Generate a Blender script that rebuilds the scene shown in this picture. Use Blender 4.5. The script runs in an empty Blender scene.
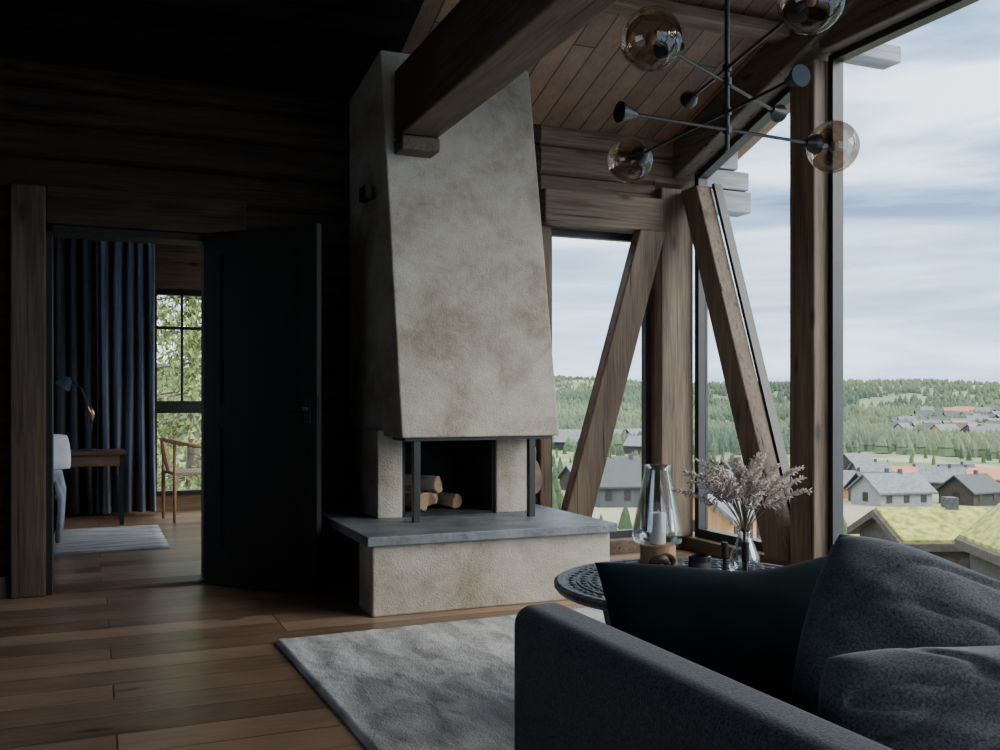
import bpy, bmesh, math, random
from mathutils import Matrix, Vector, noise
random.seed(7)
S=bpy.context.scene
COL=S.collection
R23=math.radians(23)
# ---------------------------------------------------------------- materials
def nodes_new(name):
    m=bpy.data.materials.new(name); m.use_nodes=True
    nt=m.node_tree; b=nt.nodes["Principled BSDF"]
    return m,nt,b
def L(nt,a,b): nt.links.new(a,b)
def mat(name,c1,c2=None,rough=.6,scale=(5,5,5),detail=4,bump=0,bscale=None,metal=0,spec=.5,nscale=1.0,lo=.35,hi=.65,sheen=0,dist=0,bd=.02):
    m,nt,b=nodes_new(name)
    c2=c2 or tuple(x*.8 for x in c1)
    tc=nt.nodes.new("ShaderNodeTexCoord"); mp=nt.nodes.new("ShaderNodeMapping")
    mp.inputs["Scale"].default_value=scale
    L(nt,tc.outputs["Object"],mp.inputs["Vector"])
    n=nt.nodes.new("ShaderNodeTexNoise"); n.inputs["Scale"].default_value=nscale; n.inputs["Detail"].default_value=detail; n.inputs["Distortion"].default_value=dist
    L(nt,mp.outputs[0],n.inputs["Vector"])
    r=nt.nodes.new("ShaderNodeValToRGB")
    r.color_ramp.elements[0].position=lo; r.color_ramp.elements[1].position=hi
    r.color_ramp.elements[0].color=(*c1,1); r.color_ramp.elements[1].color=(*c2,1)
    L(nt,n.outputs["Fac"],r.inputs["Fac"]); L(nt,r.outputs["Color"],b.inputs["Base Color"])
    b.inputs["Roughness"].default_value=rough; b.inputs["Metallic"].default_value=metal
    b.inputs["Specular IOR Level"].default_value=spec
    if sheen: b.inputs["Sheen Weight"].default_value=sheen
    if bump:
        n2=nt.nodes.new("ShaderNodeTexNoise"); n2.inputs["Detail"].default_value=6
        if bscale:
            n2.inputs["Scale"].default_value=bscale; L(nt,tc.outputs["Object"],n2.inputs["Vector"])
        else:
            n2.inputs["Scale"].default_value=nscale; L(nt,mp.outputs[0],n2.inputs["Vector"])
        bp=nt.nodes.new("ShaderNodeBump"); bp.inputs["Strength"].default_value=bump; bp.inputs["Distance"].default_value=bd
        L(nt,n2.outputs["Fac"],bp.inputs["Height"]); L(nt,bp.outputs[0],b.inputs["Normal"])
    return m
def wood(name,c1,c2,axis='x',rough=.6,bump=.3,spec=.3):
    """timber: fine stretched grain, broad tone variation, drying cracks and knots"""
    m,nt,b=nodes_new(name)
    tc=nt.nodes.new("ShaderNodeTexCoord")
    def stretched(a,k,det,dist):
        mp=nt.nodes.new("ShaderNodeMapping"); i='xyz'.index(axis); sc=[k,k,k]; sc[i]=a; mp.inputs["Scale"].default_value=sc
        n=nt.nodes.new("ShaderNodeTexNoise"); n.inputs["Scale"].default_value=1; n.inputs["Detail"].default_value=det; n.inputs["Distortion"].default_value=dist
        L(nt,tc.outputs["Object"],mp.inputs["Vector"]); L(nt,mp.outputs[0],n.inputs["Vector"]); return n
    fine=stretched(3.5,75,6,.5); broad=stretched(1.2,9,4,.3); crack=stretched(.9,38,2,.2)
    vo=nt.nodes.new("ShaderNodeTexVoronoi"); vo.inputs["Scale"].default_value=1
    mp=nt.nodes.new("ShaderNodeMapping"); i='xyz'.index(axis); sc=[5,5,5]; sc[i]=1.7; mp.inputs["Scale"].default_value=sc
    L(nt,tc.outputs["Object"],mp.inputs["Vector"]); L(nt,mp.outputs[0],vo.inputs["Vector"])
    mx=nt.nodes.new("ShaderNodeMix"); mx.data_type='FLOAT'; mx.inputs[0].default_value=.5
    L(nt,fine.outputs["Fac"],mx.inputs[2]); L(nt,broad.outputs["Fac"],mx.inputs[3])
    r=nt.nodes.new("ShaderNodeValToRGB"); r.color_ramp.elements[0].position=.36; r.color_ramp.elements[1].position=.64
    r.color_ramp.elements[0].color=(*c1,1); r.color_ramp.elements[1].color=(*c2,1)
    L(nt,mx.outputs[0],r.inputs["Fac"])
    def darken(fac_out,lo,hi,amt,prev):
        rr=nt.nodes.new("ShaderNodeMapRange"); rr.inputs[1].default_value=lo; rr.inputs[2].default_value=hi; rr.inputs[3].default_value=amt; rr.inputs[4].default_value=0
        L(nt,fac_out,rr.inputs[0])
        k=nt.nodes.new("ShaderNodeMix"); k.data_type='RGBA'; k.inputs[7].default_value=(c1[0]*.25,c1[1]*.25,c1[2]*.25,1)
        L(nt,rr.outputs[0],k.inputs[0]); L(nt,prev,k.inputs[6]); return k.outputs[2]
    c=darken(crack.outputs["Fac"],.30,.37,.85,r.outputs["Color"])
    c=darken(vo.outputs["Distance"],.05,.14,.8,c)
    L(nt,c,b.inputs["Base Color"]); b.inputs["Roughness"].default_value=rough; b.inputs["Specular IOR Level"].default_value=spec
    bp=nt.nodes.new("ShaderNodeBump"); bp.inputs["Strength"].default_value=bump; bp.inputs["Distance"].default_value=.006
    L(nt,mx.outputs[0],bp.inputs["Height"]); L(nt,bp.outputs[0],b.inputs["Normal"])
    return m
def weave(name,c1,c2,sheen=.2):
    """woven cloth: mottled melange colour with a fine thread bump"""
    m,nt,b=nodes_new(name)
    tc=nt.nodes.new("ShaderNodeTexCoord")
    n=nt.nodes.new("ShaderNodeTexNoise"); n.inputs["Scale"].default_value=230; n.inputs["Detail"].default_value=2
    n3=nt.nodes.new("ShaderNodeTexNoise"); n3.inputs["Scale"].default_value=14; n3.inputs["Detail"].default_value=3
    L(nt,tc.outputs["Object"],n.inputs["Vector"]); L(nt,tc.outputs["Object"],n3.inputs["Vector"])
    mx=nt.nodes.new("ShaderNodeMix"); mx.data_type='FLOAT'; mx.inputs[0].default_value=.15
    L(nt,n.outputs["Fac"],mx.inputs[2]); L(nt,n3.outputs["Fac"],mx.inputs[3])
    r=nt.nodes.new("ShaderNodeValToRGB"); r.color_ramp.elements[0].position=.34; r.color_ramp.elements[1].position=.66
    r.color_ramp.elements[0].color=(*c1,1); r.color_ramp.elements[1].color=(*c2,1)
    L(nt,mx.outputs[0],r.inputs["Fac"]); L(nt,r.outputs["Color"],b.inputs["Base Color"])
    b.inputs["Roughness"].default_value=1; b.inputs["Specular IOR Level"].default_value=.05; b.inputs["Sheen Weight"].default_value=sheen
    bp=nt.nodes.new("ShaderNodeBump"); bp.inputs["Strength"].default_value=.35; bp.inputs["Distance"].default_value=.003
    L(nt,n.outputs["Fac"],bp.inputs["Height"]); L(nt,bp.outputs[0],b.inputs["Normal"])
    return m
def planks(name,c1,c2,mortar,length,width,axis,rough,msize=.004,grain=.6,bumpd=.004,spec=.5,knots=True):
    m,nt,b=nodes_new(name)
    tc=nt.nodes.new("ShaderNodeTexCoord"); mp=nt.nodes.new("ShaderNodeMapping")
    if axis=='y': mp.inputs["Rotation"].default_value=(0,0,math.pi/2)
    L(nt,tc.outputs["Object"],mp.inputs["Vector"])
    br=nt.nodes.new("ShaderNodeTexBrick")
    br.inputs["Scale"].default_value=1; br.inputs["Brick Width"].default_value=length; br.inputs["Row Height"].default_value=width
    br.inputs["Mortar Size"].default_value=msize; br.inputs["Color1"].default_value=(0,0,0,1); br.inputs["Color2"].default_value=(1,1,1,1)
    br.inputs["Mortar"].default_value=(.5,.5,.5,1); br.offset=.37; br.offset_frequency=3; br.inputs["Bias"].default_value=0
    L(nt,mp.outputs[0],br.inputs["Vector"])
    mp2=nt.nodes.new("ShaderNodeMapping"); mp2.inputs["Scale"].default_value=(2.4,40,40)
    L(nt,mp.outputs[0],mp2.inputs["Vector"])
    n=nt.nodes.new("ShaderNodeTexNoise"); n.inputs["Scale"].default_value=1; n.inputs["Detail"].default_value=9; n.inputs["Distortion"].default_value=1.2
    L(nt,mp2.outputs[0],n.inputs["Vector"])
    n3=nt.nodes.new("ShaderNodeTexNoise"); n3.inputs["Scale"].default_value=4; n3.inputs["Detail"].default_value=6
    L(nt,mp.outputs[0],n3.inputs["Vector"])
    mx=nt.nodes.new("ShaderNodeMix"); mx.data_type='FLOAT'; mx.inputs[0].default_value=grain
    L(nt,br.outputs["Color"],mx.inputs[2]); L(nt,n.outputs["Fac"],mx.inputs[3])
    mxb=nt.nodes.new("ShaderNodeMix"); mxb.data_type='FLOAT'; mxb.inputs[0].default_value=.35
    L(nt,mx.outputs[0],mxb.inputs[2]); L(nt,n3.outputs["Fac"],mxb.inputs[3])
    r=nt.nodes.new("ShaderNodeValToRGB"); r.color_ramp.elements[0].position=.25; r.color_ramp.elements[1].position=.72
    r.color_ramp.elements[0].color=(*c1,1); r.color_ramp.elements[1].color=(*c2,1)
    L(nt,mxb.outputs[0],r.inputs["Fac"])
    mp3=nt.nodes.new("ShaderNodeMapping"); mp3.inputs["Scale"].default_value=(1.5,4.2,4.2); L(nt,mp.outputs[0],mp3.inputs["Vector"])
    vo=nt.nodes.new("ShaderNodeTexVoronoi"); vo.inputs["Scale"].default_value=1; L(nt,mp3.outputs[0],vo.inputs["Vector"])
    kr=nt.nodes.new("ShaderNodeMapRange"); kr.inputs[1].default_value=.04; kr.inputs[2].default_value=.13; kr.inputs[3].default_value=.8 if knots else 0; kr.inputs[4].default_value=0
    L(nt,vo.outputs["Distance"],kr.inputs[0])
    mk=nt.nodes.new("ShaderNodeMix"); mk.data_type='RGBA'; mk.inputs[7].default_value=(*[x*.35 for x in c1],1)
    L(nt,kr.outputs[0],mk.inputs[0]); L(nt,r.outputs["Color"],mk.inputs[6])
    m2=nt.nodes.new("ShaderNodeMix"); m2.data_type='RGBA'; m2.inputs[7].default_value=(*mortar,1)
    L(nt,br.outputs["Fac"],m2.inputs[0]); L(nt,mk.outputs[2],m2.inputs[6]); L(nt,m2.outputs[2],b.inputs["Base Color"])
    b.inputs["Roughness"].default_value=rough; b.inputs["Specular IOR Level"].default_value=spec
    ma=nt.nodes.new("ShaderNodeMath"); ma.operation='MULTIPLY_ADD'; ma.inputs[1].default_value=-1.0
    L(nt,br.outputs["Fac"],ma.inputs[0])
    ms=nt.nodes.new("ShaderNodeMath"); ms.operation='MULTIPLY'; ms.inputs[1].default_value=.3
    L(nt,n.outputs["Fac"],ms.inputs[0]); L(nt,ms.outputs[0],ma.inputs[2])
    bp=nt.nodes.new("ShaderNodeBump"); bp.inputs["Strength"].default_value=.6; bp.inputs["Distance"].default_value=bumpd
    L(nt,ma.outputs[0],bp.inputs["Height"]); L(nt,bp.outputs[0],b.inputs["Normal"])
    return m
def glass_mat(name,refl=.06,tint=(1,1,1),fm=.3):
    m=bpy.data.materials.new(name); m.use_nodes=True; nt=m.node_tree; nt.nodes.clear()
    o=nt.nodes.new("ShaderNodeOutputMaterial"); t=nt.nodes.new("ShaderNodeBsdfTransparent"); g=nt.nodes.new("ShaderNodeBsdfGlossy")
    g.inputs["Roughness"].default_value=.02; t.inputs["Color"].default_value=(*tint,1)
    lw=nt.nodes.new("ShaderNodeLayerWeight"); lw.inputs["Blend"].default_value=.25
    mm=nt.nodes.new("ShaderNodeMath"); mm.operation='MULTIPLY_ADD'; mm.inputs[1].default_value=fm; mm.inputs[2].default_value=refl
    mx=nt.nodes.new("ShaderNodeMixShader"); L(nt,lw.outputs["Fresnel"],mm.inputs[0]); L(nt,mm.outputs[0],mx.inputs[0])
    L(nt,t.outputs[0],mx.inputs[1]); L(nt,g.outputs[0],mx.inputs[2]); L(nt,mx.outputs[0],o.inputs[0])
    return m
def plaster(name):
    m,nt,b=nodes_new(name)
    tc=nt.nodes.new("ShaderNodeTexCoord")
    n=nt.nodes.new("ShaderNodeTexNoise"); n.inputs["Scale"].default_value=2.0; n.inputs["Detail"].default_value=13; n.inputs["Roughness"].default_value=.76; n.inputs["Distortion"].default_value=.25
    L(nt,tc.outputs["Object"],n.inputs["Vector"])
    r=nt.nodes.new("ShaderNodeValToRGB"); e=r.color_ramp.elements
    e[0].position=.30; e[0].color=(.165,.125,.088,1); e[1].position=.70; e[1].color=(.47,.44,.385,1)
    k=e.new(.41); k.color=(.265,.225,.172,1); k=e.new(.52); k.color=(.36,.325,.268,1)
    L(nt,n.outputs["Fac"],r.inputs["Fac"]); L(nt,r.outputs["Color"],b.inputs["Base Color"]); b.inputs["Roughness"].default_value=.95
    b.inputs["Specular IOR Level"].default_value=.15
    n2=nt.nodes.new("ShaderNodeTexNoise"); n2.inputs["Scale"].default_value=85; n2.inputs["Detail"].default_value=7
    L(nt,tc.outputs["Object"],n2.inputs["Vector"])
    bp=nt.nodes.new("ShaderNodeBump"); bp.inputs["Strength"].default_value=.6; bp.inputs["Distance"].default_value=.009
    L(nt,n2.outputs["Fac"],bp.inputs["Height"]); L(nt,bp.outputs[0],b.inputs["Normal"])
    return m
M={}
M['floor']=planks("oak_floor",(.065,.041,.027),(.35,.225,.145),(.018,.012,.009),2.1,.2,'x',.32,.003)
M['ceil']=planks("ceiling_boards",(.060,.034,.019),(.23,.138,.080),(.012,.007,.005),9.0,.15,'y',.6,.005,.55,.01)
M['ceil_shade']=planks("shaded_ceiling_boards",(.006,.0045,.0035),(.018,.013,.010),(.003,.002,.002),9.0,.16,'x',.8,.005,.55,.01,spec=.1)  # same ceiling left of the beam, its shade painted as near-black boards
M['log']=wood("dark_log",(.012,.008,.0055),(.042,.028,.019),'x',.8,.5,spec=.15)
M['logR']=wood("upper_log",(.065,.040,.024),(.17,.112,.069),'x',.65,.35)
M['darkwood']=wood("dark_wood_z",(.022,.016,.012),(.078,.056,.040),'z',.6,.5,spec=.25)
M['beamy']=wood("beam_y",(.055,.040,.028),(.14,.104,.075),'y',.65,.35)
M['beamx']=wood("beam_x",(.065,.043,.028),(.17,.118,.078),'x',.65,.35)
M['beamz']=wood("beam_z",(.062,.042,.028),(.175,.122,.080),'z',.6,.35)
M['grey_log']=wood("weathered_log",(.17,.17,.17),(.33,.33,.33),'x',.8,.3)
M['black']=mat("black_metal",(.008,.008,.009),(.014,.014,.015),.4)
M['bluegrey']=mat("blue_grey_metal",(.035,.05,.065),(.045,.06,.075),.7,spec=.2)
M['lampm']=mat("dark_lamp_metal",(.015,.017,.019),(.02,.022,.025),.5,spec=.3)
M['frame']=mat("black_frame",(.012,.011,.011),(.02,.019,.018),.45)
M['doorp']=mat("door_paint",(.0085,.0078,.0074),(.012,.011,.0105),.6,(22,22,1.5),6,.15,spec=.2)
M['plaster']=plaster("rough_plaster")
M['slate']=mat("slate",(.085,.10,.11),(.16,.178,.188),.45,(6,6,6),6,.3,40)
M['soot']=mat("soot_brick",(.006,.006,.006),(.03,.027,.025),.9,(6,6,6),5,.5,20)
M['glass']=glass_mat("window_glass",.0,(.97,.985,.985),.12)
M['glassy']=glass_mat("clear_glass",.08,(.93,.95,.96),.6)
M['smoke']=glass_mat("smoked_glass",.06,(.63,.55,.48),.35)
M['rug']=mat("grey_rug",(.25,.245,.235),(.60,.59,.575),.95,(10,3.5,3),12,.7,120,spec=.1,bd=.008,lo=.32,hi=.66,dist=.6)
M['rug2']=mat("striped_rug",(.20,.20,.21),(.62,.62,.62),.95,(2,30,2),3,.5,60)
M['sofa']=weave("charcoal_fabric",(.022,.024,.028),(.075,.079,.087),.2)
M['cush']=weave("blue_grey_fabric",(.036,.039,.045),(.105,.110,.121),.25)
M['velvet']=mat("green_velvet",(.0018,.0085,.009),(.0035,.0145,.016),.95,(8,8,8),3,.1,spec=.1,sheen=.05)
M['candle']=mat("candle_wax",(.75,.72,.66),(.8,.78,.72),.5)
M['woodlt']=wood("light_wood",(.26,.15,.075),(.42,.26,.14),'z',.5,.2)
M['chairw']=mat("warm_chair_wood",(.26,.13,.06),(.40,.215,.105),.5,(20,20,2))
M['seatc']=mat("woven_cord_seat",(.30,.24,.16),(.42,.34,.24),.9,(60,60,60))
M['woodmd']=mat("walnut",(.06,.033,.02),(.15,.085,.052),.45,(2,25,25),6)
M['table']=mat("carved_black_wood",(.03,.033,.04),(.08,.088,.10),.35,(15,15,15),5,.5,50)
M['flower']=mat("dried_flower",(.52,.42,.36),(.74,.65,.58),.9,(30,30,30))
M['stem']=mat("dried_stem",(.14,.10,.07),(.22,.16,.11),.9)
M['brass']=mat("brass",(.55,.33,.12),(.6,.38,.16),.3,metal=1)
M['bulb']=mat("pale_bulb_glass",(.28,.22,.17),(.30,.24,.19),.2)
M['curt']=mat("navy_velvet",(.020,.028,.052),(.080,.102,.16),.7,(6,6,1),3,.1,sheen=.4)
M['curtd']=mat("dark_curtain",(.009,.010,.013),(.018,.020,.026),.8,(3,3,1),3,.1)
M['linen']=mat("white_linen",(.75,.76,.78),(.85,.86,.88),.9,bump=.2)
M['throw']=mat("grey_throw",(.33,.34,.36),(.55,.56,.58),.95,(9,9,9),3,.4)
M['birch']=mat("birch_bark",(.46,.38,.29),(.15,.095,.06),.85,(5,5,26),4,.3,lo=.5,hi=.64)
M['splitw']=mat("split_wood",(.38,.25,.15),(.24,.145,.08),.85,(12,12,12))
M['leather']=mat("bellows_leather",(.10,.045,.02),(.06,.03,.015),.6)
M['leaf']=mat("tree_foliage",(.08,.12,.025),(.30,.34,.11),.8,(6,6,6),3)
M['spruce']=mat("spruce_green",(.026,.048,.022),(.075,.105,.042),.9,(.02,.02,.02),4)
M['spruce_far']=mat("hazed_far_spruce",(.050,.082,.055),(.115,.150,.078),.95,(.007,.007,.007),9,lo=.40,hi=.62)  # distance haze mixed into the colour, paler than the near spruce
M['bark']=mat("bark",(.10,.08,.06),(.2,.17,.14),.9,(8,8,2))
M['ground']=mat("meadow_ground",(.065,.10,.035),(.20,.185,.115),.95,(.05,.05,.05),8,lo=.42,hi=.62)
M['hill']=mat("hazed_forest_hill",(.060,.092,.055),(.14,.165,.085),.95,(.012,.012,.012),9,lo=.4,hi=.65)  # hill green with distance haze put into the colour
M['turf']=mat("turf_roof",(.085,.125,.015),(.30,.285,.07),.95,(3,3,3),9,1.0,12)
M['h_grey']=planks("grey_cladding",(.04,.045,.05),(.075,.08,.085),(.03,.03,.03),8,.3,'x',.8,knots=False)
M['h_tan']=planks("tan_cladding",(.34,.18,.08),(.46,.27,.13),(.2,.1,.05),8,.3,'x',.8,knots=False)
M['h_dark']=mat("dark_stain",(.022,.018,.015),(.05,.04,.032),.8)
M['h_white']=mat("pale_cladding",(.17,.17,.17),(.25,.25,.245),.8)
M['r_grey']=mat("grey_roof",(.075,.085,.095),(.13,.14,.15),.8,(2,2,2),4,.2)
M['r_dark']=mat("dark_roof",(.03,.034,.038),(.055,.06,.065),.8)
M['r_red']=mat("red_roof",(.27,.095,.055),(.34,.14,.08),.8)
M['jar']=mat("dark_jar",(.012,.012,.012),(.02,.02,.02),.3)
M['label']=mat("paper_label",(.05,.05,.05),(.07,.07,.07),.8)
M['knot']=mat("dark_knot_wood",(.03,.018,.012),(.12,.07,.045),.45,(10,10,10))
# ---------------------------------------------------------------- geometry core
XF=[Matrix.Identity(4)]
class xf:
    def __init__(s,m): s.m=m
    def __enter__(s): XF.append(XF[-1]@s.m)
    def __exit__(s,*a): XF.pop()
def T(x,y,z): return Matrix.Translation((x,y,z))
def RZ(a): return Matrix.Rotation(a,4,'Z')
def RX(a): return Matrix.Rotation(a,4,'X')
def RY(a): return Matrix.Rotation(a,4,'Y')
def info(ob,label=None,cat=None,group=None,kind=None):
    if label: ob["label"]=label
    if cat: ob["category"]=cat
    if group: ob["group"]=group
    if kind: ob["kind"]=kind
    return ob
class G:
    def __init__(s): s.v=[]; s.f=[]
    def add(s,v,f):
        o=len(s.v); s.v+= [Vector(a) for a in v]; s.f+=[tuple(i+o for i in q) for q in f]; return s
    def box(s,x0,x1,y0,y1,z0,z1):
        return s.add([(x0,y0,z0),(x1,y0,z0),(x1,y1,z0),(x0,y1,z0),(x0,y0,z1),(x1,y0,z1),(x1,y1,z1),(x0,y1,z1)],
            [(0,3,2,1),(4,5,6,7),(0,1,5,4),(1,2,6,5),(2,3,7,6),(3,0,4,7)])
    def prism(s,poly,axis,a0,a1):
        n=len(poly)
        def mk(p,a):
            if axis=='x': return (a,p[0],p[1])
            if axis=='y': return (p[0],a,p[1])
            return (p[0],p[1],a)
        v=[mk(p,a0) for p in poly]+[mk(p,a1) for p in poly]
        f=[tuple(range(n)),tuple(range(2*n-1,n-1,-1))]+[(i,i+n,(i+1)%n+n,(i+1)%n) for i in range(n)]
        return s.add(v,f)
    def lathe(s,prof,c=(0,0,0),seg=32,cap=True):
        v=[];f=[];n=len(prof)
        for r,z in prof:
            for k in range(seg):
                a=2*math.pi*k/seg; v.append((c[0]+r*math.cos(a),c[1]+r*math.sin(a),c[2]+z))
        for i in range(n-1):
            for k in range(seg):
                k2=(k+1)%seg; f.append((i*seg+k,i*seg+k2,(i+1)*seg+k2,(i+1)*seg+k))
        if cap: f.append(tuple(range(seg-1,-1,-1))); f.append(tuple((n-1)*seg+k for k in range(seg)))
        return s.add(v,f)
    def tube(s,pts,r,seg=10):
        pts=[Vector(p) for p in pts]; n=len(pts)
        rr=r if isinstance(r,(list,tuple)) else [r]*n
        v=[];f=[];up=None
        for i,p in enumerate(pts):
            d=(pts[min(i+1,n-1)]-pts[max(i-1,0)]).normalized()
            if up is None: up=Vector((0,0,1)) if abs(d.z)<.9 else Vector((1,0,0))
            a=d.cross(up).normalized(); b=a.cross(d).normalized(); up=b
            for k in range(seg):
                t=2*math.pi*k/seg; v.append(tuple(p+rr[i]*(math.cos(t)*a+math.sin(t)*b)))
        for i in range(n-1):
            for k in range(seg):
                k2=(k+1)%seg; f.append((i*seg+k,i*seg+k2,(i+1)*seg+k2,(i+1)*seg+k))
        f.append(tuple(range(seg-1,-1,-1))); f.append(tuple((n-1)*seg+k for k in range(seg)))
        return s.add(v,f)
    def sphere(s,c,r,seg=24,rings=14,sc=(1,1,1)):
        v=[];f=[]
        for i in range(rings+1):
            th=math.pi*i/rings
            for k in range(seg):
                a=2*math.pi*k/seg; v.append((c[0]+r*sc[0]*math.sin(th)*math.cos(a),c[1]+r*sc[1]*math.sin(th)*math.sin(a),c[2]+r*sc[2]*math.cos(th)))
        for i in range(rings):
            for k in range(seg):
                k2=(k+1)%seg; f.append((i*seg+k,(i+1)*seg+k,(i+1)*seg+k2,i*seg+k2))
        return s.add(v,f)
    def ob(s,name,m,parent=None,smooth=False,bevel=0,subs=0,fix=True,seg=3):
        me=bpy.data.meshes.new(name)
        vs=[XF[-1]@v for v in s.v]
        n=len(vs); xs=[v.x for v in vs]; ys=[v.y for v in vs]; zs=[v.z for v in vs]
        c=Vector(((min(xs)+max(xs))/2,(min(ys)+max(ys))/2,min(zs)))
        me.from_pydata([v-c for v in vs],[],s.f); me.update()
        if fix:
            bm=bmesh.new(); bm.from_mesh(me); bmesh.ops.remove_doubles(bm,verts=bm.verts,dist=1e-5)
            bmesh.ops.recalc_face_normals(bm,faces=bm.faces); bm.to_mesh(me); bm.free()
        me.materials.append(m)
        if smooth:
            for p in me.polygons: p.use_smooth=True
        ob=bpy.data.objects.new(name,me); COL.objects.link(ob)
        if parent is not None:
            ob.parent=parent; pl=Vector((0,0,0)); q=parent
            while q: pl+=q.location; q=q.parent
            ob.location=c-pl
        else: ob.location=c
        if bevel:
            b=ob.modifiers.new("b","BEVEL"); b.width=bevel; b.segments=seg; b.limit_method='ANGLE'
        if subs:
            b=ob.modifiers.new("s","SUBSURF"); b.levels=subs; b.render_levels=subs
        return ob
def empty(name,loc,label,cat,group=None):
    e=bpy.data.objects.new(name,None); e.empty_display_size=.1; COL.objects.link(e)
    e.location=XF[-1]@Vector(loc); return info(e,label,cat,group)
def box(name,x0,x1,y0,y1,z0,z1,m,parent=None,bevel=0,seg=3,smooth=False):
    return G().box(x0,x1,y0,y1,z0,z1).ob(name,m,parent,bevel=bevel,seg=seg,smooth=smooth)
def st(ob,label):
    return info(ob,label,"building part",kind="structure")
# ---------------------------------------------------------------- room shell
ROOFZ=lambda y: 3.0+.34*(6.04-y)
def logprof(z0,z1,d=.035):
    zs=[z0]+[.08+.2*k for k in range(40) if z0+.02<.08+.2*k<z1-.02]+[z1]
    pts=[]
    for z,zz in zip(zs[:-1],zs[1:]):
        hh=zz-z
        pts+=[(0,z),(-d*.8,z+hh*.10),(-d,z+hh*.3),(-d,z+hh*.7),(-d*.8,z+hh*.9)]
    pts.append((0,z1)); return pts
def logwall(g,x0,x1,z0,z1,y=6.04,th=.14):
    p=[(y+a,z) for a,z in logprof(z0,z1)]+[(y+th,z1),(y+th,z0)]
    n=len(p)
    v=[(x0,a,b) for a,b in p]+[(x1,a,b) for a,b in p]
    f=[(i,i+n,(i+1)%n+n,(i+1)%n) for i in range(n)]+[tuple(range(n)),tuple(range(2*n-1,n-1,-1))]
    g.add(v,f)
st(box("floor",-2.6,4.3,-2.3,6.3,-.15,0,M['floor']),"wide dark brown oak plank floor")
st(box("floor_bedroom",-2.6,2.7,6.3,10.2,-.15,0,M['floor']),"dark oak plank floor of the bedroom")
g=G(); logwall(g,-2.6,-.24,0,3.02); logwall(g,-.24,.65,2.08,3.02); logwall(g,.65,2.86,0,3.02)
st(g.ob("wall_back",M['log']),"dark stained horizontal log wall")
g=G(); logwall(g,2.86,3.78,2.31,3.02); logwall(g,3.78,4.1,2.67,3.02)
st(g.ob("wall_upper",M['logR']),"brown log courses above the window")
g=G().box(-2.7,-2.6,-2.3,.2,0,5.2).box(-2.7,-2.6,2.6,6.2,0,5.2).box(-2.7,-2.6,.2,2.6,0,.8).box(-2.7,-2.6,.2,2.6,2.2,5.2)
st(g.ob("wall_left",M['log']),"dark timber side wall with an opening added for light")
g=G().box(-2.6,.6,-2.4,-2.3,0,3.5).box(.6,4.0,-2.4,-2.3,3.0,3.5).box(4.0,4.2,-2.4,-2.3,0,3.5)
st(g.ob("wall_rear",M['log']),"dark timber wall behind the seating, tall glazing added for light")
g=G().prism([(4.62,3.3),(4.62,3.45),(1.2,4.62),(-2.3,3.45),(-2.3,3.3)],'x',4.08,4.2).box(4.08,4.2,-2.3,-2.1,0,3.3)
st(g.ob("wall_right",M['darkwood']),"dark timber wall above the tall windows")
CP=[(6.3,ROOFZ(6.3)),(1.2,ROOFZ(1.2)),(-2.5,3.45),(-2.5,3.6),(1.2,ROOFZ(1.2)+.15),(6.3,ROOFZ(6.3)+.15)]
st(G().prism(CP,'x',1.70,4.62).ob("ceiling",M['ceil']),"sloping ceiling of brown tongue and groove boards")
st(G().prism(CP,'x',-2.7,1.70).ob("ceiling_shadowed",M['ceil_shade']),"sloping board ceiling with shade painted into its dark colour")
g=G().box(-2.6,.54,10.0,10.15,0,2.8).box(.54,1.7,10.0,10.15,2.2,2.8).box(.54,1.7,10.0,10.15,0,.15).box(1.7,2.7,10.0,10.15,0,2.8)
st(g.ob("wall_bedroom",M['logR']),"timber bedroom wall around the window")
g=G().box(2.6,2.7,6.18,10.0,0,.4).box(2.6,2.7,6.18,10.0,2.4,2.8).box(2.6,2.7,6.18,6.9,.4,2.4).box(2.6,2.7,9.6,10.0,.4,2.4)
st(g.ob("wall_bedroom_side",M['log']),"dark timber bedroom side wall with an opening added for light")
g=G().box(-2.7,-2.6,6.2,10.1,0,.5).box(-2.7,-2.6,6.2,10.1,2.4,2.8).box(-2.7,-2.6,6.2,6.5,.5,2.4).box(-2.7,-2.6,9.8,10.1,.5,2.4)
st(g.ob("wall_bedroom_left",M['log']),"dark timber bedroom side wall with a wide opening added for light")
st(box("ceiling_bedroom",-2.7,2.7,6.31,10.2,2.8,2.9,M['ceil']),"board ceiling of the bedroom")
st(box("baseboard_back",-2.6,-.42,5.965,6.0,0,.12,M['darkwood'],bevel=.005),"dark wooden baseboard")
st(box("trim_1",-.42,-.24,5.93,6.2,0,2.30,M['darkwood'],bevel=.012),"heavy rough timber door jamb")
st(box("trim_2",-.24,.86,5.94,6.1,2.09,2.31,M['log'],bevel=.012),"heavy timber door lintel")
st(box("trim_3",.65,.80,5.94,6.2,0,2.09,M['darkwood'],bevel=.01),"dark timber door jamb")
g=G().box(-.24,-.21,5.97,6.2,0,2.09).box(.62,.65,5.97,6.2,0,2.09).box(-.24,.65,5.97,6.2,2.05,2.09)
st(g.ob("trim_4",M['doorp']),"black painted inner door frame")
st(box("trim_5",-.21,.62,6.0,6.2,0,.018,M['woodmd']),"low wooden threshold")
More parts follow.
